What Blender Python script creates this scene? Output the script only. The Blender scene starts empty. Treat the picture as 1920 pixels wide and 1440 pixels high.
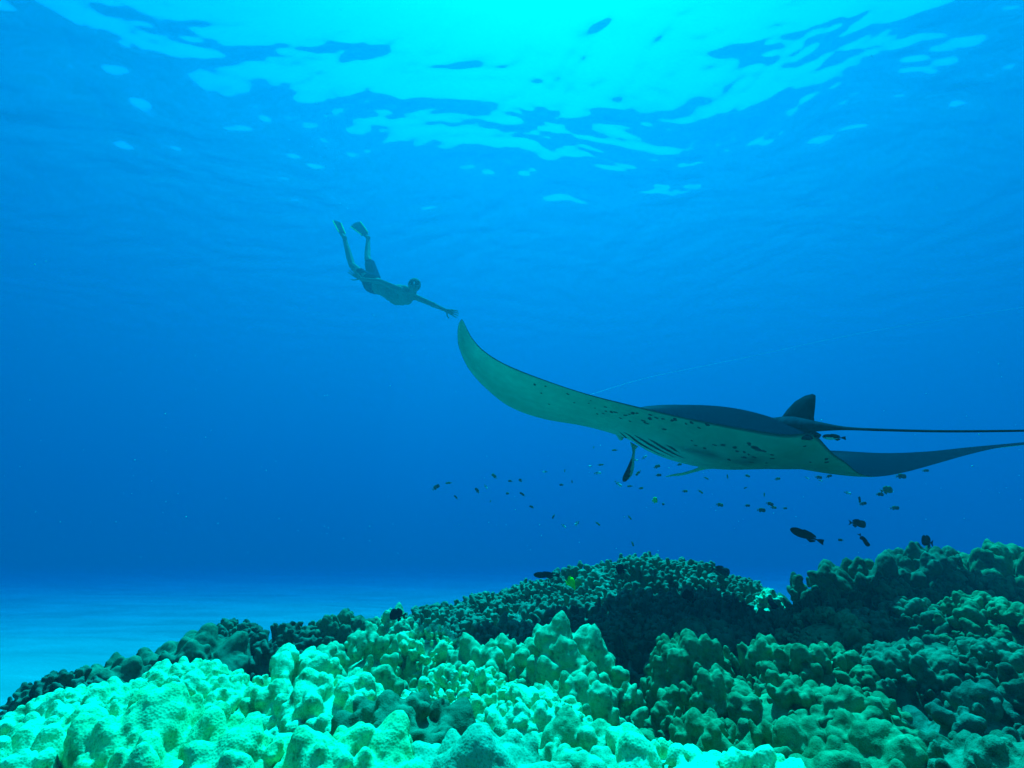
import bpy, bmesh, math
import numpy as np
from mathutils import noise as mnoise
from mathutils import Vector, Matrix
from mathutils.bvhtree import BVHTree

SC = bpy.context.scene
COL = SC.collection

# ------------------------------------------------------------------ camera
F_PX, PITCH = 1060.0, math.radians(17.5)
cam_d = bpy.data.cameras.new('camera')
cam = bpy.data.objects.new('camera', cam_d)
COL.objects.link(cam)
cam_d.sensor_width = 36
cam_d.lens = 36 * F_PX / 1920
cam_d.clip_start, cam_d.clip_end = .02, 3000
cam.location = (0, 0, 0)
cam.rotation_euler = (math.pi / 2 + PITCH, 0, 0)
SC.camera = cam

# ------------------------------------------------------------------ sky and sun
SUN_EL, SUN_AZ = math.radians(71), math.radians(10)
W = bpy.data.worlds.new('World')
SC.world = W
W.use_nodes = True
wt = W.node_tree
bg = wt.nodes['Background']
sky = wt.nodes.new('ShaderNodeTexSky')
sky.sky_type = 'NISHITA'
sky.sun_disc = False
sky.sun_elevation = SUN_EL
sky.sun_rotation = SUN_AZ
wt.links.new(sky.outputs[0], bg.inputs[0])
bg.inputs[1].default_value = .075
sun_d = bpy.data.lights.new('sun', 'SUN')
sun_d.energy = 5
sun_d.angle = math.radians(1.5)
sun_d.color = (1, .97, .92)
sun = bpy.data.objects.new('sun', sun_d)
COL.objects.link(sun)
SUN_DIR = Vector((math.sin(SUN_AZ) * math.cos(SUN_EL), math.cos(SUN_AZ) * math.cos(SUN_EL), math.sin(SUN_EL)))
sun.rotation_euler = SUN_DIR.to_track_quat('Z', 'Y').to_euler()

vs = SC.view_settings
vs.view_transform, vs.look, vs.exposure, vs.gamma, vs.use_curve_mapping = 'Standard', 'None', 2.4, 1, False
cy = SC.cycles
cy.max_bounces, cy.diffuse_bounces, cy.glossy_bounces = 5, 1, 3
cy.transmission_bounces, cy.volume_bounces, cy.transparent_max_bounces = 2, 2, 8
cy.caustics_reflective = cy.caustics_refractive = False
cy.use_denoising = True
cy.use_adaptive_sampling = False

SEA_Z, SAND_Z = 10.4, -1.7
SCATTER, ABSORB, FORWARD = (.0070, .0100, .0122), (.9, .0720, .0335), .50

# ------------------------------------------------------------------ helpers
CP, SP = math.cos(PITCH), math.sin(PITCH)


def at(px, py, Y):
    """world point at distance Y ahead that the photograph shows at (px, py)"""
    x, v = (px - 960) / F_PX, (720 - py) / F_PX
    d = Vector((x, CP - v * SP, SP + v * CP))
    return d * (Y / d.y)


def pxm(Y):
    return Y / F_PX


def tag(o, label=None, cat=None, group=None, kind=None):
    if label: o['label'] = label
    if cat: o['category'] = cat
    if group: o['group'] = group
    if kind: o['kind'] = kind
    return o


def link(name, me, parent=None):
    o = bpy.data.objects.new(name, me)
    COL.objects.link(o)
    if parent: o.parent = parent
    return o


def empty(name, loc):
    o = bpy.data.objects.new(name, None)
    o.empty_display_size = .1
    COL.objects.link(o)
    o.location = loc
    return o


def mesh_np(name, verts, faces, mat, smooth=True):
    verts = np.asarray(verts, np.float32)
    faces = np.asarray(faces, np.int32)
    me = bpy.data.meshes.new(name)
    k = faces.shape[1]
    me.vertices.add(len(verts)); me.vertices.foreach_set('co', verts.ravel())
    me.loops.add(faces.size); me.loops.foreach_set('vertex_index', faces.ravel())
    me.polygons.add(len(faces)); me.polygons.foreach_set('loop_start', np.arange(0, faces.size, k, dtype=np.int32))
    me.update(calc_edges=True)
    if smooth: me.shade_smooth()
    if mat: me.materials.append(mat)
    return me


def mesh_py(name, verts, faces, mat, smooth=True):
    me = bpy.data.meshes.new(name)
    me.from_pydata([tuple(v) for v in verts], [], faces)
    me.update()
    if smooth: me.shade_smooth()
    if mat: me.materials.append(mat)
    return me


def shift(me, off):
    me.transform(Matrix.Translation(-Vector(off)))
    return me


def ico(sub):
    bm = bmesh.new()
    bmesh.ops.create_icosphere(bm, subdivisions=sub, radius=1)
    v = np.array([x.co[:] for x in bm.verts]); f = np.array([[a.index for a in x.verts] for x in bm.faces])
    bm.free()
    return v, f


ICO1, ICO2, ICO3 = ico(1), ico(2), ico(3)


def frame_from(axis):
    a = np.array(axis, float); a /= np.linalg.norm(a)
    h = np.array([0, 0, 1.]) if abs(a[2]) < .9 else np.array([1., 0, 0])
    u = np.cross(h, a); u /= np.linalg.norm(u)
    return np.stack([u, np.cross(a, u), a], 1)


class Blob:
    """overlapping rounded masses that are fused into one continuous skin"""
    def __init__(self): self.v, self.f, self.n = [], [], 0

    def ell(self, c, radii, R=None, base=None):
        bv, bf = base or ICO2
        p = bv * np.array(radii)
        if R is not None: p = p @ R.T
        self.v.append(p + np.array(c)); self.f.append(bf + self.n); self.n += len(bv)

    def limb(self, a, b, ra, rb, step=.3, base=None):
        a, b = np.array(a), np.array(b)
        L = np.linalg.norm(b - a); t = 0
        while True:
            r = ra + (rb - ra) * t
            self.ell(a + (b - a) * t, (r, r, r), base=base or ICO1)
            if t >= 1: break
            t = min(1, t + step * r / max(L, 1e-6))

    def tube(self, a, b, ra, rb, sides=7):
        """tapered finger with a round tip"""
        a, b = np.array(a, float), np.array(b, float)
        R = frame_from(b - a)
        ang = np.arange(sides) * 2 * math.pi / sides
        ring = np.stack([np.cos(ang), np.sin(ang), 0 * ang], 1) @ R.T
        ax = R[:, 2]
        rows = [a + ring * ra, a * .4 + b * .6 + ring * (ra * .4 + rb * .6), b + ring * rb, b + ax * rb * .6 + ring * rb * .75]
        v = np.concatenate(rows + [(a - ax * ra * .5)[None], (b + ax * rb * .95)[None]])
        f = []
        for k in range(3):
            for i in range(sides):
                j = (i + 1) % sides
                f += [(k * sides + i, k * sides + j, (k + 1) * sides + j), (k * sides + i, (k + 1) * sides + j, (k + 1) * sides + i)]
        for i in range(sides):
            j = (i + 1) % sides
            f += [(4 * sides, j, i), (4 * sides + 1, 3 * sides + i, 3 * sides + j)]
        self.v.append(v); self.f.append(np.array(f) + self.n); self.n += len(v)

    def build(self, name, voxel, smooth, mat, origin=(0, 0, 0), zcut=None, rough=()):
        v = np.concatenate(self.v) - np.array(origin)
        me = mesh_np(name + '_raw', v, np.concatenate(self.f), None, False)
        ob = bpy.data.objects.new(name + '_raw', me); COL.objects.link(ob)
        r = ob.modifiers.new('r', 'REMESH'); r.mode = 'VOXEL'; r.voxel_size = voxel; r.use_smooth_shade = True
        if smooth:
            s = ob.modifiers.new('s', 'SMOOTH'); s.factor = .5; s.iterations = smooth
        for k, (sc, am) in enumerate(rough):
            tx = bpy.data.textures.new('lumps', 'CLOUDS'); tx.noise_scale = sc; tx.noise_depth = 3; tx.noise_basis = 'IMPROVED_PERLIN'
            dm = ob.modifiers.new('d%d' % k, 'DISPLACE'); dm.texture = tx; dm.strength = am; dm.mid_level = .5; dm.texture_coords = 'GLOBAL'
        dg = bpy.context.evaluated_depsgraph_get()
        out = bpy.data.meshes.new_from_object(ob.evaluated_get(dg), depsgraph=dg)
        bpy.data.objects.remove(ob); bpy.data.meshes.remove(me)
        if zcut is not None:
            bm = bmesh.new(); bm.from_mesh(out)
            bmesh.ops.delete(bm, geom=[x for x in bm.verts if x.co.z < zcut], context='VERTS')
            bm.to_mesh(out); bm.free()
        out.name = name
        out.shade_smooth()
        out.materials.clear()
        if mat: out.materials.append(mat)
        return out


# ------------------------------------------------------------------ materials
def new_mat(name):
    m = bpy.data.materials.new(name)
    m.use_nodes = True
    t = m.node_tree
    t.nodes.clear()
    return m, t, t.nodes.new('ShaderNodeOutputMaterial')


def principled(t, o, rough=.7, spec=.3):
    b = t.nodes.new('ShaderNodeBsdfPrincipled')
    b.inputs['Roughness'].default_value = rough
    b.inputs['Specular IOR Level'].default_value = spec
    b.inputs['IOR'].default_value = 1.5 if spec else 1.0     # wet skin in water hardly mirrors
    t.links.new(b.outputs[0], o.inputs[0])
    return b


def noise(t, scale, detail=4, coord='Object', rough=.55):
    tc = t.nodes.new('ShaderNodeTexCoord')
    n = t.nodes.new('ShaderNodeTexNoise')
    n.inputs['Scale'].default_value = scale
    n.inputs['Detail'].default_value = detail
    n.inputs['Roughness'].default_value = rough
    t.links.new(tc.outputs[coord], n.inputs['Vector'])
    return n


def ramp(t, fac, stops):
    r = t.nodes.new('ShaderNodeValToRGB')
    e = r.color_ramp.elements
    while len(e) < len(stops): e.new(.5)
    for k, (p, c) in enumerate(stops):
        e[k].position = p; e[k].color = (*c, 1)
    t.links.new(fac, r.inputs[0])
    return r


def bump(t, h, strength, dist, prev=None):
    b = t.nodes.new('ShaderNodeBump')
    b.inputs['Strength'].default_value = strength
    b.inputs['Distance'].default_value = dist
    t.links.new(h, b.inputs['Height'])
    if prev: t.links.new(prev.outputs[0], b.inputs['Normal'])
    return b


def simple_mat(name, c1, c2=None, scale=20, rough=.6, spec=0, bs=0, bd=.002):
    m, t, o = new_mat(name)
    b = principled(t, o, rough, 0)
    n = noise(t, scale)
    r = ramp(t, n.outputs[0], [(.3, c1), (.7, c2 or c1)])
    t.links.new(r.outputs[0], b.inputs['Base Color'])
    if bs: t.links.new(bump(t, n.outputs[0], bs, bd).outputs[0], b.inputs['Normal'])
    return m


def coral_mat(name, ca, cb, cc, polyp=330.0, relief=.5):
    m, t, o = new_mat(name)
    b = principled(t, o, .85, 0)
    n1 = noise(t, 5, 5)
    n2 = noise(t, 38, 6, rough=.65)
    r = ramp(t, n1.outputs[0], [(.30, ca), (.52, cb), (.72, cc)])
    mx = t.nodes.new('ShaderNodeMix'); mx.data_type = 'RGBA'; mx.blend_type = 'MULTIPLY'
    mx.inputs[0].default_value = .85
    r2 = ramp(t, n2.outputs[0], [(.34, (.22, .25, .22)), (.44, (.72, .74, .70)), (.60, (1, 1, 1))])
    t.links.new(r.outputs[0], mx.inputs[6]); t.links.new(r2.outputs[0], mx.inputs[7])
    tc = t.nodes.new('ShaderNodeTexCoord')
    vo = t.nodes.new('ShaderNodeTexVoronoi'); vo.inputs['Scale'].default_value = polyp
    t.links.new(tc.outputs['Object'], vo.inputs['Vector'])
    # polyp cups: the rims are paler than the cups themselves
    r3 = ramp(t, vo.outputs['Distance'], [(.1, (.55, .60, .52)), (.55, (1, 1, 1))])
    m2 = t.nodes.new('ShaderNodeMix'); m2.data_type = 'RGBA'; m2.blend_type = 'MULTIPLY'; m2.inputs[0].default_value = .8
    t.links.new(mx.outputs[2], m2.inputs[6]); t.links.new(r3.outputs[0], m2.inputs[7])
    t.links.new(m2.outputs[2], b.inputs['Base Color'])
    b1 = bump(t, n2.outputs[0], .5 * relief, .012)
    b2 = bump(t, vo.outputs['Distance'], .55 * relief, .003, b1)
    t.links.new(b2.outputs[0], b.inputs['Normal'])
    return m


M = {}
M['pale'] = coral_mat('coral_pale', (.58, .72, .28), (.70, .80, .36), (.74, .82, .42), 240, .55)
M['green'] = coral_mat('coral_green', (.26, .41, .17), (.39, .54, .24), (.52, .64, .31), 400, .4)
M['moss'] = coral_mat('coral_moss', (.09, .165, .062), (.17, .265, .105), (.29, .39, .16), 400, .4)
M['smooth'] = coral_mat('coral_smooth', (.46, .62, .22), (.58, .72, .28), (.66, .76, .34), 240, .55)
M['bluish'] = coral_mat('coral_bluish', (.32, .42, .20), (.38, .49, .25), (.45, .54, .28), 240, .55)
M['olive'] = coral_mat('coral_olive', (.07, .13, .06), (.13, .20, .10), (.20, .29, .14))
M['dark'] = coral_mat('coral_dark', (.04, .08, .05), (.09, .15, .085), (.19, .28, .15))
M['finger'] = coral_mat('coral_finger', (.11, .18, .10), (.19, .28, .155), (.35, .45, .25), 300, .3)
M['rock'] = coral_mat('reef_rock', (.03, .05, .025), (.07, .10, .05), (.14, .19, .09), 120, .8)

# ------------------------------------------------------------------ the sea: surface, water body, sand
m, t, o = new_mat('sea_surface')
fr = t.nodes.new('ShaderNodeFresnel'); fr.inputs[0].default_value = 1.33
tr = t.nodes.new('ShaderNodeBsdfTransparent')
gl = t.nodes.new('ShaderNodeBsdfGlossy'); gl.inputs['Roughness'].default_value = 0; gl.inputs['Color'].default_value = (1, 1, 1, 1)
mx = t.nodes.new('ShaderNodeMixShader')
t.links.new(fr.outputs[0], mx.inputs[0]); t.links.new(tr.outputs[0], mx.inputs[1])
t.links.new(gl.outputs[0], mx.inputs[2]); t.links.new(mx.outputs[0], o.inputs[0])
M['sea'] = m


def make_sea():
    rng = np.random.default_rng(11)
    u = np.linspace(-1, 1, 600); X = 19 * u + 180 * np.sign(u) * np.abs(u) ** 7
    v = np.linspace(-1, 1, 460); Y = 10 + 14 * v + 240 * np.sign(v) * np.abs(v) ** 7
    gx, gy = np.meshgrid(X, Y)
    gz = np.zeros_like(gx)
    wx = gx + .48 * np.sin(gy * .66 + 1) + .27 * np.sin(gx * 1.25 + gy * .44)
    wy = gy + .48 * np.sin(gx * .59 + 2) + .27 * np.sin(gy * 1.1 - gx * .5)
    for k in range(90):
        lam = .27 * (10 ** (.95 * rng.random()))
        th = math.radians(75) + rng.normal() * .7
        kk = 2 * math.pi / lam
        a = .0115 * min(1.3, (lam / 1.1) ** .3) / kk
        gz += a * np.sin(kk * (math.cos(th) * wx + math.sin(th) * wy) + rng.random() * 6.28)
    far = np.maximum(np.abs(gx) - 19, 0) + np.maximum(np.abs(gy - 10) - 14, 0)
    gz = SEA_Z + gz * np.exp(-far / 15)
    n = len(X); idx = np.arange(gx.size).reshape(gx.shape)
    fc = np.stack([idx[:-1, :-1], idx[:-1, 1:], idx[1:, 1:], idx[1:, :-1]], -1).reshape(-1, 4)
    o = link('water_surface', mesh_np('water_surface', np.stack([gx, gy, gz], -1).reshape(-1, 3), fc, M['sea']))
    tag(o, 'rippled underside of the sea surface overhead', kind='structure')


make_sea()


def make_haze():
    m, t, o = new_mat('sea_water')
    a = t.nodes.new('ShaderNodeVolumeAbsorption'); s = t.nodes.new('ShaderNodeVolumeScatter'); ad = t.nodes.new('ShaderNodeAddShader')
    k = max(ABSORB)
    a.inputs['Color'].default_value = (*[1 - c / k for c in ABSORB], 1); a.inputs['Density'].default_value = k
    k = max(SCATTER)
    s.inputs['Color'].default_value = (*[c / k for c in SCATTER], 1); s.inputs['Density'].default_value = k
    s.inputs['Anisotropy'].default_value = FORWARD
    t.links.new(a.outputs[0], ad.inputs[0]); t.links.new(s.outputs[0], ad.inputs[1]); t.links.new(ad.outputs[0], o.inputs['Volume'])
    lo, hi = (-150, -60, SAND_Z - 2), (150, 240, SEA_Z + .6)
    v = [(x, y, z) for z in (lo[2], hi[2]) for y in (lo[1], hi[1]) for x in (lo[0], hi[0])]
    f = [(0, 2, 3, 1), (4, 5, 7, 6), (0, 1, 5, 4), (2, 6, 7, 3), (0, 4, 6, 2), (1, 3, 7, 5)]
    ob = link('haze', mesh_py('haze', v, f, m, False))
    tag(ob, 'clear blue sea water filling the whole view', kind='stuff')


make_haze()


def sand_height(x, y):
    h = .05 * np.sin(.55 * y + .8 * np.sin(.23 * x) + .35 * x) + .03 * np.sin(1.3 * y - .4 * x + 1.7 * np.sin(.31 * x + .2 * y))
    h += .018 * np.sin(2.9 * y + .5 * x + 1.3 * np.sin(.9 * x)) + .012 * np.sin(5.1 * y - .9 * x + 2 * np.sin(.7 * x + .3 * y))
    return SAND_Z + h + .014 * (np.sqrt(np.maximum(0, np.hypot(x, y) - 8) ** 2 + 9) - 3)


def make_sand():
    m, t, o = new_mat('sand')
    b = principled(t, o, .9, 0)
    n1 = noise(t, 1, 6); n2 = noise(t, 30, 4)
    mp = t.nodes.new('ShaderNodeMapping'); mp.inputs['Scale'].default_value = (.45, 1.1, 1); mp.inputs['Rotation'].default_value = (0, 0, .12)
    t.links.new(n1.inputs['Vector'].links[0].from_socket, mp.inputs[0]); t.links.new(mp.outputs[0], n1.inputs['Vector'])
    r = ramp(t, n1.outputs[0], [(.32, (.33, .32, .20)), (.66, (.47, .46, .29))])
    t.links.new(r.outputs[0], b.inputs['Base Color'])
    t.links.new(bump(t, n2.outputs[0], .3, .02).outputs[0], b.inputs['Normal'])
    u = np.linspace(-1, 1, 300); X = 30 * u + 100 * np.sign(u) * np.abs(u) ** 5
    v = np.linspace(0, 1, 360); Y = -40 + 75 * v + 190 * v ** 4
    gx, gy = np.meshgrid(X, Y)
    idx = np.arange(gx.size).reshape(gx.shape)
    fc = np.stack([idx[:-1, :-1], idx[:-1, 1:], idx[1:, 1:], idx[1:, :-1]], -1).reshape(-1, 4)
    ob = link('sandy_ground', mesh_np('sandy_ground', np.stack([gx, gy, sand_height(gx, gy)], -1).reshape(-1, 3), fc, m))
    tag(ob, 'pale rippled sand of the sea floor', kind='structure')


make_sand()

# ------------------------------------------------------------------ the reef
# every colony: kind, px, py of its crown, distance, width in photo pixels, lobe radius, material, label
CORALS = [
    # foreground, smooth lobes
    ('lobe', 40, 1378, 1.02, 400, .036, 'pale', 'sunlit smooth lobed coral in the bottom left corner'),
    ('lobe', 285, 1336, 1.02, 330, .042, 'smooth', 'pale coral with big pointed smooth lobes, low in the left foreground'),
    ('lobe', 455, 1372, .95, 260, .042, 'smooth', 'rounded dome lobed coral beside the big pointed lobes at the bottom edge'),
    ('lobe', 640, 1372, .95, 300, .040, 'smooth', 'low smooth coral at the bottom edge below the olive lobed coral'),
    ('lobe', 900, 1392, .93, 330, .046, 'bluish', 'bluish smooth coral with broad humps at the centre of the bottom edge'),
    ('lobe', 765, 1305, 1.22, 300, .040, 'olive', 'olive smooth coral with broad ridges in the centre foreground'),
    ('knob', 1090, 1372, 1.05, 300, .024, 'green', 'small knobbed green coral at the bottom edge right of centre'),
    ('knob', 1250, 1392, 1.0, 260, .026, 'pale', 'bright yellow green knobbed coral at the bottom edge under the dark gully'),
    # second row
    ('lobe', 130, 1298, 1.42, 330, .034, 'pale', 'bright lobed coral against the sand at the left edge'),
    ('lobe', 330, 1250, 1.72, 330, .033, 'pale', 'bright lobed coral in front of the dark round coral'),
    ('knob', 535, 1228, 1.75, 350, .030, 'pale', 'brightest pale coral mound in the left half of the reef'),
    ('knob', 630, 1268, 1.45, 240, .026, 'pale', 'pale knobbed coral sloping down right of the brightest mound'),
    ('knob', 870, 1252, 1.58, 330, .017, 'pale', 'pale finely knobbed coral mound at the centre of the reef'),
    ('knob', 1005, 1302, 1.38, 260, .017, 'pale', 'small finely knobbed coral right of the olive lobed coral'),
    ('column', 690, 1182, 2.1, 190, .034, 'green', 'green coral mound of stubby lobes between bright mound and finger corals'),
    ('knob', 800, 1172, 2.25, 200, .018, 'pale', 'bright finely knobbed coral cap behind the stubby lobed mound'),
    ('column', 960, 1192, 1.98, 240, .034, 'green', 'coral of tall rounded knobs at the centre, left of its taller neighbour'),
    ('column', 1072, 1188, 1.95, 230, .036, 'green', 'tall knobbed coral standing at the edge of the dark gully'),
    ('column', 1085, 1262, 1.6, 150, .032, 'green', 'steep coral flank of stacked knobs facing the dark gully'),
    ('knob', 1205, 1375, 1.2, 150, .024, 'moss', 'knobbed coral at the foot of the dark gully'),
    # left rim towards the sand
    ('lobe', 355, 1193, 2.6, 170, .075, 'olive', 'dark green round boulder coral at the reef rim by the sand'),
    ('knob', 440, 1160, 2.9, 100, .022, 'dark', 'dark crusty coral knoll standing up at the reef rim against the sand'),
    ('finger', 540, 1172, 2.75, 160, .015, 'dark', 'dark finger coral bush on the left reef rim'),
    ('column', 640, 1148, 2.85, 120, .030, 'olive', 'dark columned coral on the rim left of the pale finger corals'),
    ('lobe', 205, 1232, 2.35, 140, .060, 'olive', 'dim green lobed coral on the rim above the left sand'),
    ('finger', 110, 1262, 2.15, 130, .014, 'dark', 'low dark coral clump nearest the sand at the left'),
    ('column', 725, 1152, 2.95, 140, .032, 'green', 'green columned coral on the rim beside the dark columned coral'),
    # finger coral ridge
    ('finger', 825, 1134, 3.25, 190, .015, 'finger', 'leftmost pale finger coral on the long ridge'),
    ('finger', 925, 1112, 3.45, 190, .015, 'finger', 'finger coral on the ridge second from its left end'),
    ('finger', 1010, 1092, 3.65, 190, .015, 'finger', 'finger coral on the ridge just under the dark long fish'),
    ('finger', 1110, 1062, 4.0, 220, .015, 'finger', 'finger coral on the ridge behind the yellow fish'),
    ('finger', 1210, 1042, 4.05, 220, .015, 'finger', 'finger coral crowning the highest point of the middle ridge'),
    ('finger', 1292, 1050, 4.1, 190, .015, 'finger', 'finger coral just right of the crown of the middle ridge'),
    ('finger', 1372, 1082, 4.05, 180, .014, 'finger', 'finger coral where the middle ridge falls away to the right'),
    ('finger', 1055, 1128, 3.2, 250, .015, 'finger', 'finger coral halfway down the ridge below the yellow fish'),
    ('finger', 1185, 1108, 3.3, 250, .015, 'finger', 'finger coral in the middle of the shaded ridge face'),
    ('finger', 1308, 1108, 3.4, 240, .016, 'finger', 'finger coral on the ridge face around the black tilted fish'),
    ('finger', 925, 1160, 2.85, 240, .015, 'finger', 'finger coral low on the ridge behind the fine knobbed cap'),
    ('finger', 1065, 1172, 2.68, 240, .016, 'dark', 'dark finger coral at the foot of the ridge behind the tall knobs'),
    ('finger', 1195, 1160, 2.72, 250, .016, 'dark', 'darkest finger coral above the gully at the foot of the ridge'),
    ('knob', 1424, 1112, 3.75, 110, .022, 'olive', 'olive knobbed coral at the right end of the ridge'),
    ('lobe', 1440, 1104, 3.6, 44, .030, 'pale', 'small glowing pale coral head at the gap between the two ridges'),
    # right reef
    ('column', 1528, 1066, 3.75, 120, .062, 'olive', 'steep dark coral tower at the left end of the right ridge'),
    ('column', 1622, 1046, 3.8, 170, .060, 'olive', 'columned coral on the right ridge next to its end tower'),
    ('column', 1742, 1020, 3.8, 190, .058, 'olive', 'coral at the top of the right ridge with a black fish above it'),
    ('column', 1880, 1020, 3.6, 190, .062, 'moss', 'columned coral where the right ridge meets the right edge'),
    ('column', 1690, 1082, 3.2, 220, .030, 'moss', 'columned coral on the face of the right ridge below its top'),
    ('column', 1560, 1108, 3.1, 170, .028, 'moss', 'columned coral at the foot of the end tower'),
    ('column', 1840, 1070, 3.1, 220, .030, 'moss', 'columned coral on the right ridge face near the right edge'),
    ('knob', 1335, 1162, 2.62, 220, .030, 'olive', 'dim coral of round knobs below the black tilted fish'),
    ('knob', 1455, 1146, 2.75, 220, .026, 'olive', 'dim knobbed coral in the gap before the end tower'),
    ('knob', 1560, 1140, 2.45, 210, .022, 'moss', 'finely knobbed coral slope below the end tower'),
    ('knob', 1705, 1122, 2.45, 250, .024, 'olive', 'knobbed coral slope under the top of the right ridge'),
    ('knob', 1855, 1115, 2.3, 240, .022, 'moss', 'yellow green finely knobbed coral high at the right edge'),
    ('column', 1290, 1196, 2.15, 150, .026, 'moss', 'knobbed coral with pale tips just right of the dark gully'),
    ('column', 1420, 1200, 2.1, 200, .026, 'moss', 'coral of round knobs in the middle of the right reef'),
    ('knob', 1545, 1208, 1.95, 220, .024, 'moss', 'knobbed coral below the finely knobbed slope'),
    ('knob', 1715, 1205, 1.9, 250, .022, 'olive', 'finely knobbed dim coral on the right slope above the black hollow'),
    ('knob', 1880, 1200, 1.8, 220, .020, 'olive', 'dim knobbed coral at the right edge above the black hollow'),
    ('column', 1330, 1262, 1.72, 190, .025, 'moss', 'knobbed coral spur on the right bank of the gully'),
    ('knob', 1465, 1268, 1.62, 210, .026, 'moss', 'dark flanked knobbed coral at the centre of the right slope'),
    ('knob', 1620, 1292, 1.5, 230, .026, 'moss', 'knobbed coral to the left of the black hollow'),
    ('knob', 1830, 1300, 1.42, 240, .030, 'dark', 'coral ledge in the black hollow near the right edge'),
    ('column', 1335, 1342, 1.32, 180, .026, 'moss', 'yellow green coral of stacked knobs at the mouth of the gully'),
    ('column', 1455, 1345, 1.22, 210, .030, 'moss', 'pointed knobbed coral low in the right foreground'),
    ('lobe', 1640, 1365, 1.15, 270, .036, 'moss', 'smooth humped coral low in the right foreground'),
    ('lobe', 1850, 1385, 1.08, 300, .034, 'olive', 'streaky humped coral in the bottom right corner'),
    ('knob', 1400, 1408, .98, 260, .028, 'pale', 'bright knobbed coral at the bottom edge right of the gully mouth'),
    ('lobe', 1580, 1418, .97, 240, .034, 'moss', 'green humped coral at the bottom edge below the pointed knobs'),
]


def colony_blob(kind, rx, ry, rz, lr, rng):
    """colony in its own space: crown near z=0 and the base below"""
    B = Blob()
    c = np.array([0, 0, -rz])
    k_in = {'lobe': .84, 'knob': .80, 'column': .62, 'finger': .80}[kind]
    B.ell(c, (rx * k_in, ry * k_in, rz * k_in), base=ICO3)
    spacing = lr * {'lobe': 1.35, 'knob': 1.6, 'column': 1.75, 'finger': 2.5}[kind]
    area = 2 * math.pi * ((rx * ry) ** 1.6 / 2 + (rx * rz) ** 1.6 / 4 + (ry * rz) ** 1.6 / 4) ** (1 / 1.6)
    n = int(min(max(area / spacing ** 2 * 1.15, 10), 750))
    ga = math.pi * (3 - math.sqrt(5))
    off = rng.random() * 6.28
    for i in range(n):
        zz = 1 - 1.3 * (i + .5) / n
        th = ga * i + off + rng.normal() * .5
        s = math.sqrt(max(0, 1 - zz * zz))
        d = np.array([s * math.cos(th), s * math.sin(th), zz]) + rng.normal(size=3) * .07
        d /= np.linalg.norm(d)
        p = c + d * np.array([rx, ry, rz]) * (1 - .10 * rng.random())
        nrm = d / np.array([rx, ry, rz]); nrm /= np.linalg.norm(nrm)
        up = np.array([0, 0, 1.])
        if kind == 'finger':
            dr = nrm * .5 + up * .7 + rng.normal(size=3) * .2
            dr /= np.linalg.norm(dr)
            L = lr * (2.6 + 2.4 * rng.random())
            r = lr * (.72 + .3 * rng.random())
            B.tube(p - dr * L * .9, p + dr * L * .25, r, r * .95)
            for q in range(2 + int(rng.random() * 2)):
                d2 = dr + rng.normal(size=3) * .5
                d2 /= np.linalg.norm(d2)
                st = p + dr * L * (-.35 + .45 * rng.random())
                B.tube(st, st + d2 * lr * (1.5 + 1.2 * rng.random()), r * .85, r * .8)
            continue
        patch = mnoise.noise(Vector(p) * (.16 / lr) + Vector((off * 7, 0, 0)))      # knobs grow in patches of their own size
        if patch < -.38 and kind != 'lobe': continue
        r = lr * (.5 + .85 * rng.random() ** 1.6) * (1.02 + (.6 if kind == 'lobe' else 1.1) * patch)
        if kind == 'lobe':
            dr = nrm * .7 + up * .4 + rng.normal(size=3) * .18
            el = 1.2 + .5 * rng.random(); out = -.45
            r *= 1.12
        elif kind == 'knob':
            dr = nrm * .8 + up * .35 + rng.normal(size=3) * .25
            el = 1.4 + .8 * rng.random(); out = -.25
        else:
            dr = nrm * .45 + up * .75 + rng.normal(size=3) * .15
            el = 1.9 + 1.4 * rng.random(); out = -.3
        R = frame_from(dr)
        dr = R[:, 2]
        B.ell(p + dr * r * el * out, (r, r * (.8 + .35 * rng.random()), r * el), R)
        if kind == 'column':                       # side knobs down the column
            for q in range(4):
                a = rng.random() * 6.28
                sd = R[:, 0] * math.cos(a) + R[:, 1] * math.sin(a)
                rr = r * (.45 + .3 * rng.random())
                B.ell(p + dr * r * el * (out + .7 - 1.2 * rng.random()) + sd * r * .75, (rr, rr, rr * 1.2), R, base=ICO1)
        elif kind == 'knob' and rng.random() < .7:
            for q in range(2):
                a = rng.random() * 6.28
                sd = R[:, 0] * math.cos(a) + R[:, 1] * math.sin(a)
                rr = r * (.45 + .25 * rng.random())
                B.ell(p + dr * r * el * (out + .6 - .7 * rng.random()) + sd * r * .7, (rr, rr, rr * 1.2), R, base=ICO1)
        elif kind == 'lobe':                       # tapering crown and a ridge that runs off the lobe
            B.ell(p + dr * r * el * (out + .55), (r * .62, r * .55, r * el * .62), R)
            if rng.random() < .6:
                a = rng.random() * 6.28
                sd = R[:, 0] * math.cos(a) + R[:, 1] * math.sin(a)
                B.ell(p + sd * r * .75 + dr * r * el * (out + .2), (r * .5, r * .5, r * .8), frame_from(sd * .8 + dr * .5))
    return B


def reef_points():
    pts = []
    for k, px, py, Y, w, lr, mt, lb in CORALS:
        p = at(px, py, Y)
        pts.append((p.x, p.y, p.z))
    return np.array(pts)


REEF = reef_points()


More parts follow.
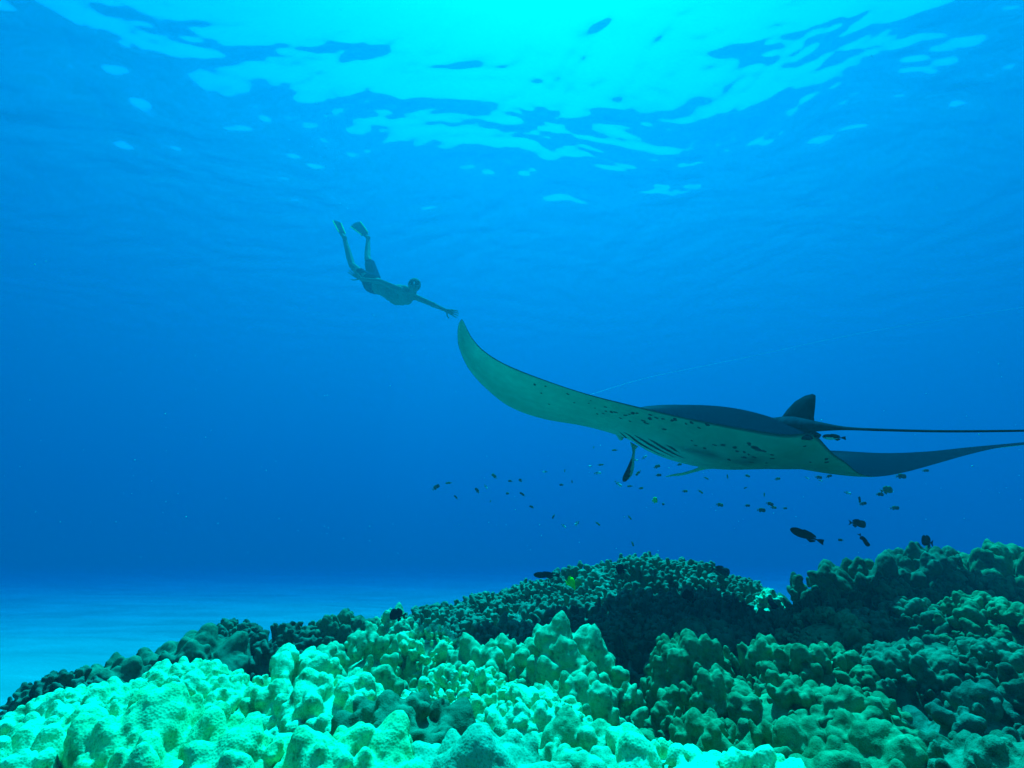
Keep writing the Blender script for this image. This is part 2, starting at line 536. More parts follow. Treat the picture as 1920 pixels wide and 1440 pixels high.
def make_reef_base():
    # height of the dead reef framework under the colonies, smoothed from their crowns
    xs = np.linspace(-3.2, 7.5, 240); ys = np.linspace(-.6, 6.4, 190)
    gx, gy = np.meshgrid(xs, ys)
    P = REEF[:, :2]
    d2 = (gx[..., None] - P[:, 0]) ** 2 + (gy[..., None] - P[:, 1]) ** 2
    w = 1 / (d2 + .09) ** 1.6
    h = (w * REEF[:, 2]).sum(-1) / w.sum(-1)
    dist = np.sqrt(d2.min(-1))
    right = gx > 1.6
    dist = np.where(right & (gy < 3.4), np.minimum(dist, np.maximum(0, .0 * dist)), dist)
    dist = np.where(gy < .9, np.minimum(dist, np.maximum(np.abs(gx) * .45 - .4, 0)), dist)
    s = np.clip((dist - .16) / .9, 0, 1); s = s * s * (3 - 2 * s)
    h = (h - .34) * (1 - s) + (SAND_Z - .3) * s
    h = h - np.where(gy < .5, (.5 - gy) * .5, 0)
    rng = np.random.default_rng(5)
    for k in range(60):
        lam = .1 + .5 * rng.random() ** 2; th = rng.random() * 6.28; kk = 6.28 / lam
        h += .011 * lam / .3 * np.sin(kk * (math.cos(th) * gx + math.sin(th) * gy) + rng.random() * 6.28)
    idx = np.arange(gx.size).reshape(gx.shape)
    fc = np.stack([idx[:-1, :-1], idx[:-1, 1:], idx[1:, 1:], idx[1:, :-1]], -1).reshape(-1, 4)
    ob = link('reef_terrain', mesh_np('reef_terrain', np.stack([gx, gy, h], -1).reshape(-1, 3), fc, M['rock']))
    tag(ob, 'dark rocky reef framework under the living corals', kind='structure')


make_reef_base()

FINGER_CACHE = {}


def make_coral(i, kind, px, py, Y, w, lr, mt, label):
    rng = np.random.default_rng(100 + i)
    top = at(px, py, Y)
    lr = lr * {'lobe': .70, 'knob': .70, 'column': .72, 'finger': .95}[kind]
    rx = w / 2 * pxm(Y) * (.98 if kind != 'finger' else 1.15)
    ry = rx * (.9 + .25 * rng.random())
    rz = rx * (1.0 + .3 * rng.random()) if kind != 'lobe' else rx * (.75 + .2 * rng.random())
    if rz < .12: rz = .12
    lift = {'lobe': .5, 'knob': .55, 'column': 1.0, 'finger': 1.0}[kind] * lr
    name = {'lobe': 'lobed_coral', 'knob': 'knobbed_coral', 'column': 'columned_coral', 'finger': 'finger_coral'}[kind]
    loc = Vector((top.x, top.y + ry * .25, top.z - lift))
    vox = {'lobe': lr / 7.5, 'knob': lr / 5.2, 'column': lr / 5.6, 'finger': lr / 2.9}[kind]
    sm = {'lobe': 5, 'knob': 2, 'column': 2, 'finger': 1}[kind]
    if kind == 'finger':
        key = i % 5
        if key not in FINGER_CACHE:
            FINGER_CACHE[key] = colony_blob(kind, .34, .34, .28, .0150, rng).build('finger_coral', .0043, 2, None, zcut=-.30)
        me = FINGER_CACHE[key]
        s = rx / .34
        if s < .75:                       # small bushes keep the finger thickness
            me = colony_blob(kind, rx, ry, rz, lr, rng).build('finger_coral', .0046, 2, None, zcut=-1.2 * rz)
            s = 1
        o = link(name, me)
        if not me.materials: me.materials.append(None)
        o.material_slots[0].link = 'OBJECT'; o.material_slots[0].material = M[mt]
        o.scale = (s, s, s); o.rotation_euler = (0, 0, rng.random() * 6.28)
    else:
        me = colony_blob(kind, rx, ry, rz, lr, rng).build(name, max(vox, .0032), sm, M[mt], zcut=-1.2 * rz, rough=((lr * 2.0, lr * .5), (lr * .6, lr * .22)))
        o = link(name, me)
    o.location = loc
    tag(o, label, 'coral', 'coral colonies of the reef')
    return o


for i, c in enumerate(CORALS):
    make_coral(i, *c)

# ------------------------------------------------------------------ manta ray
def spline(P, n):
    """Catmull-Rom through the rows of P, n samples"""
    P = np.asarray(P, float)
    Q = np.concatenate([(2 * P[0] - P[1])[None], P, (2 * P[-1] - P[-2])[None]])
    out = []
    for s in np.linspace(0, len(P) - 1 - 1e-9, n):
        i = int(s); f = s - i
        a, b, c, d = Q[i], Q[i + 1], Q[i + 2], Q[i + 3]
        out.append(.5 * (2 * b + (c - a) * f + (2 * a - 5 * b + 4 * c - d) * f * f + (3 * b - a - 3 * c + d) * f ** 3))
    return np.array(out)


def make_manta():
    # stations from wing tip to wing tip: leading edge, trailing edge, bulge above, bulge below
    A = lambda *p: tuple(at(*p))
    ST = [
        (A(863, 602, 2.73), A(866, 598.5, 2.71), .002, .002),
        (A(859.3, 610, 2.76), A(869.8, 604, 2.705), .005, .004),
        (A(858, 628, 2.82), A(876, 617, 2.70), .008, .006),
        (A(861, 652, 2.90), A(887, 636, 2.69), .012, .009),
        (A(878, 690, 3.02), A(909, 659, 2.68), .018, .012),
        (A(910, 727, 3.15), A(950, 684, 2.67), .026, .018),
        (A(957, 763, 3.30), A(1020, 712, 2.65), .034, .024),
        (A(1018, 784.5, 3.45), A(1097, 737.5, 2.62), .044, .034),
        (A(1085, 793.5, 3.58), A(1185, 760, 2.58), .060, .052),
        (A(1136, 801, 3.70), A(1290, 784, 2.53), .095, .085),
        (A(1164, 808, 3.80), A(1400, 804, 2.47), .155, .125),
        (A(1192, 823, 3.90), A(1470, 814, 2.41), .205, .150),
        (A(1245, 836, 3.95), A(1518, 812, 2.37), .225, .160),
        (A(1300, 838, 3.95), A(1534, 820, 2.42), .205, .150),
        ((1.37, 3.87, .80), A(1560, 848, 2.50), .150, .125),
        ((1.53, 3.86, .78), A(1586, 867, 2.62), .095, .085),
        ((1.69, 3.83, .74), A(1615, 889, 2.72), .060, .050),
        ((1.90, 3.78, .705), A(1653, 892.5, 2.85), .045, .034),
        ((2.12, 3.71, .690), A(1700, 884.5, 2.97), .034, .024),
        (A(1640, 854, 3.65), A(1757, 869, 3.08), .026, .018),
        (A(1722, 852, 3.58), A(1817, 852, 3.18), .020, .012),
        (A(1803, 843.5, 3.50), A(1876, 838.5, 3.26), .014, .009),
        (A(1886, 834, 3.42), A(1926, 833, 3.33), .008, .006),
        (A(1955, 826, 3.38), A(1960, 826.5, 3.37), .002, .002),
    ]
    flat = np.array([list(a) + list(b) + [u, l] for a, b, u, l in ST])
    S = spline(flat, 180)
    nC = 56
    root = empty('manta_ray', at(1380, 830, 3.2))
    verts, cols = [], []
    tv = (1 - np.cos(np.linspace(0, math.pi, nC + 1))) / 2
    rng = np.random.default_rng(4)
    for k, row in enumerate(S):
        le, te, tu, tl = row[:3], row[3:6], row[6], row[7]
        f = k / (len(S) - 1)
        for side in (0, 1):
            for j in (range(nC + 1) if side == 0 else range(nC - 1, 0, -1)):
                v = tv[j]
                if side == 0:
                    h = tu * (v ** .5) * (1 - v) / .385
                else:
                    h = -tl * ((v * (1 - v)) ** .7) / .379
                p = le * (1 - v) + te * v
                verts.append(p + np.array([0, 0, h]))
                if side == 0:
                    c = np.array([.007, .009, .016])
                    # paler shoulder patches on the back
                    cx = abs(f - .5) * 2
                    q = math.exp(-((v - .42) / .16) ** 2) * math.exp(-((cx - .30) / .16) ** 2)
                    c = c * (1 - q) + np.array([.05, .065, .065]) * q
                else:
                    c = np.array([.62, .68, .50])
                    wing = min(1, max(0, (abs(f - .5) * 2 - .45) / .5))
                    ed = min(v, 1 - v)
                    rim = max(0, 1 - ed / (.012 + .05 * wing))
                    rim = min(1, rim * (1.6 if f < .5 else 1.2))
                    g = .86 + .14 * math.cos(v * 5 + f * 9)
                    c = c * g
                    c = c * (1 - .9 * rim) + np.array([.02, .025, .03]) * .9 * rim
                cols.append(c)
    ring = 2 * nC
    faces = []
    for k in range(len(S) - 1):
        for j in range(ring):
            j2 = (j + 1) % ring
            faces.append((k * ring + j, (k + 1) * ring + j, (k + 1) * ring + j2, k * ring + j2))
    m, t, o = new_mat('manta_skin')
    b = principled(t, o, .6, 0)
    at_n = t.nodes.new('ShaderNodeAttribute'); at_n.attribute_name = 'tone'
    n = noise(t, 14, 5); n2 = noise(t, 120, 3)
    r = ramp(t, n.outputs[0], [(.3, (.8, .8, .8)), (.7, (1, 1, 1))])
    mxx = t.nodes.new('ShaderNodeMix'); mxx.data_type = 'RGBA'; mxx.blend_type = 'MULTIPLY'; mxx.inputs[0].default_value = 1
    t.links.new(at_n.outputs['Color'], mxx.inputs[6]); t.links.new(r.outputs[0], mxx.inputs[7])
    t.links.new(mxx.outputs[2], b.inputs['Base Color'])
    t.links.new(bump(t, n2.outputs[0], .15, .002).outputs[0], b.inputs['Normal'])
    M['manta'] = m
    V = np.array(verts)
    me = mesh_np('body', V, faces, m)
    cols = np.array(cols)
    # soft smudges under the belly
    bv0 = BVHTree.FromPolygons([tuple(v) for v in V], faces)

    def hit(px, py):
        d = at(px, py, 1).normalized()
        return bv0.ray_cast(Vector((0, 0, 0)), d)
    lower = np.tile(np.arange(ring) > nC, len(S))
    for px, py, rr, k in ((1285, 843, .05, .55), (1310, 848, .06, .7), (1335, 853, .05, .7), (1395, 868, .06, .6), (1412, 862, .06, .5)):
        h = hit(px, py)[0]
        if h is None: continue
        q = k * np.exp(-((V - np.array(h)) ** 2).sum(1) / rr ** 2) * lower
        cols = cols * (1 - q[:, None]) + np.array([.05, .06, .06]) * q[:, None]
    h = hit(1225, 838)[0]
    q = .8 * np.exp(-((V - np.array(h)) ** 2).sum(1) / .26 ** 2) * lower
    cols = cols * (1 - q[:, None]) + np.array([.80, .84, .74]) * q[:, None]
    ca = me.color_attributes.new('tone', 'FLOAT_COLOR', 'POINT')
    ca.data.foreach_set('color', np.concatenate([cols, np.ones((len(cols), 1))], 1).astype(np.float32).ravel())
    off = root.location
    link('body', shift(me, off), root)
    ink = simple_mat('manta_ink', (.008, .010, .014), (.015, .018, .022), 60, .6, .2)
    dark = simple_mat('manta_dark', (.012, .014, .020), (.03, .035, .045), 25, .5, .3)
    pale = simple_mat('manta_pale', (.38, .48, .34), (.48, .58, .44), 25, .5, .3)

    # gill slits
    SL = [
        ([(1161, 809), (1169, 816), (1183, 828), (1198, 837), (1210, 844), (1226, 851)], 2.3),
        ([(1170, 810), (1180, 816), (1191, 825), (1203, 833), (1219, 842), (1235, 850), (1248, 855.5)], 3.4),
        ([(1189, 815), (1201, 822.5), (1218, 833), (1236, 843), (1253, 851.5), (1264, 857)], 3.7),
        ([(1215, 822), (1227, 829), (1244, 839.5), (1262, 849.5), (1275, 855.5), (1284, 859)], 4.0),
        ([(1249, 833.5), (1261, 840.5), (1268, 845), (1276, 849.5)], 3.6),
    ]
    for pts, wd in SL:
        c2 = spline(np.array(pts), 22)
        vv, ff = [], []
        for k, (x, y) in enumerate(c2):
            f = k / 21
            hw = wd * .44 * (math.sin(math.pi * min(1, f * 1.35 + .02)) * .55 + .45 * math.sin(math.pi * f)) + .12
            a = c2[min(k + 1, 21)] - c2[max(k - 1, 0)]; a = a / np.linalg.norm(a)
            row = []
            for q in (-1, 0, 1):
                r_ = hit(x - a[1] * hw * q, y + a[0] * hw * q)
                row.append(r_)
            if any(r_[0] is None for r_ in row): continue
            for q, r_ in zip((-1, 0, 1), row):
                nn = r_[1] if r_[1].dot(r_[0]) < 0 else -r_[1]
                vv.append(r_[0] + nn * (.0012 + (.0012 if q == 0 else 0)))
        n = len(vv) // 3
        for k in range(n - 1):
            for q in range(2):
                ff.append((k * 3 + q, k * 3 + q + 1, k * 3 + q + 4, k * 3 + q + 3))
        if n > 1: link('gill_slit', shift(mesh_py('gill_slit', vv, ff, ink), off), root)
    # belly spots
    SPOT = [(558, 552), (627, 562), (600, 607), (650, 677), (770, 612), (812, 668), (905, 672), (918, 655), (945, 702), (1012, 695), (960, 740), (995, 737),
            (1050, 727), (1075, 728), (1015, 722), (1110, 768), (1140, 748), (1165, 742), (1190, 735), (1215, 735), (1170, 787), (1255, 783), (1275, 800),
            (1300, 745), (1300, 770), (1340, 765), (1380, 772), (1390, 838), (1440, 782), (1460, 775), (1530, 802), (1565, 797), (1612, 828), (1665, 808),
            (1568, 912), (1590, 942), (1650, 960), (1715, 940), (1768, 940), (1843, 955), (1860, 980), (1905, 985), (1810, 1035), (1895, 1020)]
    SPOT = [(840 + x * .2917, 560 + y * .2917, .8 if k < 12 else 1.25) for k, (x, y) in enumerate(SPOT)]
    SPOT += [(1360 + x * .2917, 560 + y * .2917, 1.25) for x, y in [(60, 957), (75, 980), (153, 933), (198, 963), (240, 978), (150, 1000), (125, 1020), (185, 1018),
             (25, 1035), (300, 1003), (300, 1027), (265, 1055), (165, 1050), (510, 947), (545, 1050), (650, 1030), (650, 1050)]]
    grey = simple_mat('manta_spot', (.02, .03, .03), (.05, .06, .055), 50, .6, .2)
    vv, ff = [], []
    for k, (x, y, s) in enumerate(SPOT):
        big = 1.7 if k in (27, 47) else 1
        h = hit(x, y)
        if h[0] is None or h[1] is None: continue
        nn = h[1] if h[1].dot(h[0]) < 0 else -h[1]
        rad = .0078 * s * big * (.7 + .6 * rng.random())
        u = nn.orthogonal().normalized(); w_ = nn.cross(u)
        ring_v = []
        a0 = rng.random() * 6.28
        for q in range(10):
            a = q * .628
            rr = rad * (1 + .25 * math.sin(2 * a + a0) + .15 * rng.normal())
            p = h[0] + (u * math.cos(a) + w_ * math.sin(a)) * rr
            near = bv0.find_nearest(p)
            ring_v.append(near[0] + nn * .0012)
        i0 = len(vv)
        vv.append(h[0] + nn * .0016); vv += ring_v
        ff += [(i0, i0 + 1 + q, i0 + 1 + (q + 1) % 10) for q in range(10)]
    sp = link('belly_spots', shift(mesh_py('belly_spots', vv, ff, grey), off), root)
    tag(sp, kind='stuff')

    # tail, dorsal fin, pelvic fins, cephalic fins, eye
    def tube(name, pts, rad, mat, sides=12, par=root):
        P = spline(np.array([list(p) for p in pts]), 40); Rr = spline(np.array(rad)[:, None], 40)[:, 0]
        vv, ff = [], []
        for k in range(40):
            a = P[min(k + 1, 39)] - P[max(k - 1, 0)]
            R = frame_from(a)
            for q in range(sides):
                an = q * 2 * math.pi / sides
                vv.append(P[k] + (R[:, 0] * math.cos(an) + R[:, 1] * math.sin(an)) * max(Rr[k], .0005))
        for k in range(39):
            for q in range(sides):
                q2 = (q + 1) % sides
                ff.append((k * sides + q, k * sides + q2, (k + 1) * sides + q2, (k + 1) * sides + q))
        ff.append(tuple(range(sides))[::-1]); ff.append(tuple(39 * sides + q for q in range(sides)))
        return link(name, shift(mesh_py(name, vv, ff, mat), off), par)
    tail = tube('tail', [at(1425, 797, 2.80), at(1480, 797, 2.55), at(1525, 799, 2.36), at(1582, 803, 2.22), at(1652, 806, 2.06), at(1768, 808.5, 1.84), at(1920, 807.5, 1.62), at(2150, 803, 1.40)],
                [.030, .040, .024, .0080, .0052, .0042, .0033, .002], dark)

    def plate(name, outline, thick, mat, par=root):
        """flat fin from an outline, thickest in its middle"""
        P = [Vector(p) for p in outline]
        c = sum(P, Vector()) / len(P)
        nr = Vector((0, 0, 0))
        for i in range(len(P)):
            nr += (P[i] - c).cross(P[(i + 1) % len(P)] - c)
        nr.normalize()
        vv, ff = [], []
        n = len(P)
        for s in (1, -1):
            vv += [p + nr * .0006 * s for p in P]
            vv += [c + (p - c) * .6 + nr * thick * .42 * s for p in P]
            vv.append(c + nr * thick * .5 * s)
        h = 2 * n + 1
        for s in (0, 1):
            b0 = s * h
            for i in range(n):
                j = (i + 1) % n
                a = [(b0 + i, b0 + j, b0 + n + j, b0 + n + i), (b0 + n + i, b0 + n + j, b0 + 2 * n)]
                ff += a if s == 0 else [q[::-1] for q in a]
        for i in range(n):
            j = (i + 1) % n
            ff.append((i, h + i, h + j, j))
        return link(name, shift(mesh_py(name, vv, ff, mat), off), par)
    yd = lambda x: 2.67 - (x - 1468) / 59 * .31
    DF = [(1458, 790), (1468, 779), (1477, 767), (1491, 752.5), (1509, 742), (1523, 738.5), (1529, 741), (1529, 752), (1528, 764), (1526, 782), (1527, 792), (1522, 798), (1490, 800)]
    plate('dorsal_fin', [at(x, y, yd(x)) for x, y in DF], .03, ink)
    PF = [(1440, 806), (1475, 806), (1510, 812), (1523, 818), (1525, 823), (1519, 825.5), (1490, 824), (1462, 820), (1445, 814)]
    plate('pelvic_fin', [at(x, y, 2.60 - (x - 1440) / 85 * .26) for x, y in PF], .02, dark)
    PF2 = [(1500, 805), (1528, 808), (1540, 815), (1537, 821), (1525, 820), (1508, 814)]
    plate('pelvic_fin', [at(x, y, 2.47 - (x - 1500) / 40 * .1) for x, y in PF2], .02, dark)

    def strap(name, rows, mats, par=root, thick=.012):
        """blade lofted through rows of (left point, right point); the first material runs down the left side"""
        L = spline(np.array([list(a) + list(b) for a, b in rows]), 24)
        vv, ff, mi = [], [], []
        nq = 7
        for k in range(24):
            a, b = L[k, :3], L[k, 3:]
            for q in range(nq):
                f = q / (nq - 1)
                p = a * (1 - f) + b * f
                th = thick * math.sqrt(max(0, f * (1 - f))) + .0008
                vv.append(p + np.array([0, -th, 0]))
            for q in range(nq):
                f = 1 - q / (nq - 1)
                p = a * (1 - f) + b * f
                th = thick * math.sqrt(max(0, f * (1 - f))) + .0008
                vv.append(p + np.array([0, th, 0]))
        r = 2 * nq
        for k in range(23):
            for q in range(r):
                q2 = (q + 1) % r
                ff.append((k * r + q, k * r + q2, (k + 1) * r + q2, (k + 1) * r + q))
                f = (q if q < nq else r - 1 - q) / (nq - 1)
                mi.append(0 if (k > 8 and f < .25 + (k - 8) / 15 * .75) else 1)
        ff.append(tuple(range(r))[::-1]); mi.append(1)
        ff.append(tuple(23 * r + q for q in range(r))); mi.append(0)
        me = mesh_py(name, vv, ff, mats[0]); me.materials.append(mats[1])
        me.polygons.foreach_set('material_index', mi)
        return link(name, shift(me, off), par)
    strap('cephalic_fin', [(at(1181, 828, 3.90), at(1197, 838, 3.92)), (at(1185, 842, 3.92), at(1192, 842, 3.95)), (at(1185.5, 852, 3.93), at(1190.5, 852, 3.98)), (at(1181, 865, 3.93), at(1189.5, 865, 4.02)),
                           (at(1175, 879, 3.93), at(1188.5, 879, 4.03)), (at(1169.5, 890, 3.93), at(1185.5, 890, 4.02)), (at(1167, 898, 3.93), at(1180, 897, 4.0)), (at(1168, 903, 3.93), at(1173, 903, 3.97))], (ink, pale))
    strap('cephalic_fin', [(at(1345, 868, 3.72), at(1345, 879, 3.80)), (at(1320, 871, 3.78), at(1325, 880, 3.84)), (at(1303, 879, 3.84), at(1306, 884.5, 3.88)), (at(1280, 886, 3.88), at(1281, 891, 3.92)),
                           (at(1262, 889, 3.92), at(1262, 893, 3.95)), (at(1248, 893.2, 3.95), at(1248, 894.4, 3.96))], (pale, pale))
    e = Blob()
    e.ell(at(1164, 817, 3.84), (.022, .04, .035))
    e.ell(at(1158.5, 815, 3.83), (.012, .02, .018))
    link('eye', e.build('eye', .005, 2, pale, off), root)
    tag(root, 'large manta ray gliding over the reef with pale spotted belly and one wing raised', 'manta ray')
    return root


make_manta()

# ------------------------------------------------------------------ free diver
def make_diver():
    root = empty('person', at(715, 545, 7.9))
    off = root.location
    skin = simple_mat('skin', (.24, .18, .12), (.33, .24, .16), 9, .55, .3)
    cloth = simple_mat('swim_shorts', (.010, .012, .03), (.02, .025, .05), 30, .8, .2)
    rubber = simple_mat('fin_rubber', (.015, .02, .03), (.03, .04, .05), 20, .5, .4)
    rail = simple_mat('fin_rail', (.55, .62, .12), (.65, .72, .18), 20, .5, .3)
    glass = simple_mat('mask_black', (.006, .006, .008), (.01, .01, .012), 20, .25, .5)
    silic = simple_mat('nose_pocket', (.5, .55, .55), (.6, .65, .65), 20, .4, .4)
    B = Blob()
    A = lambda x, y, Y: np.array(at(x, y, Y))
    # torso
    pel, wai, rib, che = A(697, 531, 8.03), A(722, 543, 7.95), A(742, 553, 7.86), A(760, 553, 7.77)
    ax = che - pel; R = frame_from(ax)                       # R[:,0] across, R[:,2] along the spine
    side = np.array([.25, -.95, .1]); side -= ax * side.dot(ax) / ax.dot(ax); side /= np.linalg.norm(side)
    axn = ax / np.linalg.norm(ax); fro = np.cross(side, axn)
    RT = np.stack([side, fro, axn], 1)
    for c, r in ((pel, (.165, .125, .14)), ((pel + wai) / 2, (.15, .112, .14)), (wai, (.145, .108, .13)), ((wai + rib) / 2, (.16, .122, .13)),
                 (rib, (.175, .135, .15)), ((rib + che) / 2, (.18, .135, .13)), (che, (.175, .115, .11))):
        B.ell(c, r, RT, ICO3)
    # shoulders, neck, head
    nsh, fsh = A(748, 543, 7.60), A(777, 556, 7.86)
    B.limb(che, nsh, .10, .062); B.limb(che, fsh, .10, .066)
    head = A(777, 534, 7.60)
    B.limb(che + np.array([.02, -.03, .05]), A(775, 548, 7.66), .075, .058)
    RH = frame_from(np.array([.10, -.25, 1.0]))
    B.ell(head, (.077, .096, .105), RH, ICO3)
    B.ell(head + np.array([.01, -.035, -.055]), (.058, .065, .075), RH, ICO3)   # jaw
    B.ell(head + np.array([.018, -.115, -.04]), (.013, .02, .022))              # nose
    for s in (-1, 1): B.ell(head + np.array([.079 * s, .01 + .01 * s, -.015]), (.012, .022, .032))   # ears
    B.ell(head + np.array([.018, -.096, -.085]), (.026, .012, .008))            # lips

    def hand(w, tip, up, k, spread):
        """palm and five fingers from wrist w towards tip"""
        w, tip = np.array(w), np.array(tip)
        d = tip - w; L = np.linalg.norm(d); d /= L
        s = np.array(up, float); s -= d * s.dot(d); s /= np.linalg.norm(s)
        n = np.cross(d, s)
        RP = np.stack([s, n, d], 1)
        B.ell(w + d * L * .25, (.036, .018, L * .30), RP)
        B.ell(w + d * L * .40, (.042, .016, L * .18), RP)
        for q, (o_, ln, sp) in enumerate(((.033, .50, .30), (.012, .58, .10), (-.010, .55, -.08), (-.031, .44, -.26))):
            st = w + d * L * .42 + s * o_
            dd = d + s * sp * spread
            k1 = st + dd * L * ln * .55 + n * .006
            k2 = st + dd * L * ln + n * .022 * k
            B.limb(st, k1, .0118, .0108, .4); B.limb(k1, k2, .0108, .0095, .4)
        st = w + d * L * .15 + s * .03
        k1 = st + (d * .5 + s * .75) * L * .28
        B.limb(st, k1, .014, .0105, .5); B.limb(k1, k1 + (d * .75 + s * .45) * L * .26, .0105, .009, .5)

    # trailing arm, near side
    e1, w1 = A(714, 528, 7.56), A(677, 523.5, 7.66)
    B.limb(nsh, e1, .054, .043); B.limb(e1 * .75 + w1 * .25, e1, .045, .042); B.limb(e1, w1, .043, .029)
    hand(w1, A(657, 506.5, 7.66), A(676, 531, 7.66) - A(676, 523, 7.66), 1, .5)
    # reaching arm
    e2, w2 = A(806, 568.5, 7.70), A(836, 582, 7.56)
    B.limb(fsh, e2, .056, .044); B.limb(e2 * .75 + w2 * .25, e2, .046, .043); B.limb(e2, w2, .043, .030)
    hand(w2, A(858.5, 588.5, 7.49), A(836, 592, 7.56) - A(836, 582, 7.56), 1, .6)
    # legs
    hA, kA, aA = A(688, 522, 7.97), A(660, 497, 8.22), A(646, 447, 8.32)
    hB, kB, aB = A(704, 521, 8.14), A(689, 484, 8.40), A(690, 447, 8.62)
    for h_, k_, a_, f_ in ((hA, kA, aA, A(638, 434, 8.40)), (hB, kB, aB, A(684, 438, 8.70))):
        B.limb(h_, k_, .088, .058)
        ca = k_ * .68 + a_ * .32 + np.array([-.008, .02, 0])
        B.limb(k_, ca, .056, .058); B.limb(ca, a_, .058, .036)
        B.ell(a_ + np.array([.012, -.02, .0]), (.036, .045, .036))
        B.limb(a_, f_, .036, .026)
    link('body', B.build('body', .0052, 3, skin, off), root)
    # shorts
    S = Blob()
    S.ell(pel + axn * .05, (.178, .138, .13), RT, ICO3)
    S.ell(pel, (.180, .140, .15), RT, ICO3)
    for h_, k_, f in ((hA, kA, .40), (hB, kB, .72)):
        S.limb(pel * .3 + h_ * .7, h_ + (k_ - h_) * f, .112, .092)
    link('swim_shorts', S.build('swim_shorts', .009, 4, cloth, off), root)
    # mask
    K = Blob()
    for s in (-1, 1):
        K.ell(head + np.array([.016 + .036 * s, -.092 + .012 * abs(s), -.008]), (.042, .028, .034))
    K.ell(head + np.array([.016, -.098, -.002]), (.05, .022, .026))
    mk = link('dive_mask', K.build('dive_mask', .006, 3, glass, off), root)
    N = Blob(); N.ell(head + np.array([.018, -.128, -.036]), (.015, .016, .020))
    link('nose_pocket', N.build('nose_pocket', .004, 2, silic, off), mk)
    st = Blob()
    for q in range(28):
        a = q / 28 * 6.283
        if math.sin(a) < -.75: continue
        st.ell(head + np.array([.004 + .081 * math.cos(a), .004 + .1 * math.sin(a), -.002]), (.008, .008, .013), base=ICO1)
    link('mask_strap', st.build('mask_strap', .0045, 2, glass, off), mk)

    # swim fins
    def fin(b0, b1, t0, t1, ankle):
        fr_ = empty_part('swim_fin', root)
        n, c = 10, 8
        vv, ff = [], []
        for s in (1, -1):
            for i in range(n + 1):
                f = i / n
                for j in range(c + 1):
                    g = j / c
                    l = b0 + (t0 - b0) * f; r = b1 + (t1 - b1) * f
                    ctr = (b0 + b1) / 2 + ((t0 + t1) / 2 - (b0 + b1) / 2) * f
                    p = l + (r - l) * g
                    rnd = 4 * g * (1 - g)
                    p = p + (ctr - (b0 + b1) / 2) * .10 * rnd * f + np.array([0, .05 * f * f, 0])
                    vv.append(p + np.array([0, .004 * s, 0]))
        w_ = c + 1; h = (n + 1) * w_
        for i in range(n):
            for j in range(c):
                a = i * w_ + j
                ff.append((a, a + 1, a + w_ + 1, a + w_)); ff.append((h + a, h + a + w_, h + a + w_ + 1, h + a + 1))
        for i in range(n):
            a = i * w_; ff.append((a, a + w_, h + a + w_, h + a)); a += c; ff.append((a, h + a, h + a + w_, a + w_))
        for j in range(c):
            ff.append((j, h + j, h + j + 1, j + 1)); a = n * w_ + j; ff.append((a, a + 1, h + a + 1, h + a))
        bl = link('blade', shift(mesh_py('blade', vv, ff, rubber), off), fr_)
        for e in (0, c):
            Bt = Blob()
            pts = [np.array(vv[i * w_ + e]) + np.array([0, -.004, 0]) for i in range(n + 1)]
            for i in range(n): Bt.limb(pts[i], pts[i + 1], .011, .010, .6)
            link('side_rail', Bt.build('side_rail', .004, 1, rail, off), fr_)
        P = Blob()
        P.limb(ankle * .15 + (b0 + b1) / 2 * .85, (b0 + b1) / 2 + ((t0 + t1) - (b0 + b1)) * .06, .046, .04)
        link('foot_pocket', P.build('foot_pocket', .006, 3, rubber, off), fr_)

    def empty_part(name, par):
        o_ = bpy.data.objects.new(name, None); COL.objects.link(o_); o_.parent = par; o_.empty_display_size = .05
        return o_
    fin(A(635, 435, 8.38), A(647.5, 438.5, 8.42), A(622.5, 411, 8.62), A(638, 415.5, 8.66), aA)
    fin(A(680, 442.5, 8.66), A(690, 436, 8.70), A(656, 422.5, 8.88), A(674.5, 413, 8.92), aB)
    tag(root, 'free diver in dark shorts, mask and swim fins reaching towards the wing tip', 'person')


make_diver()

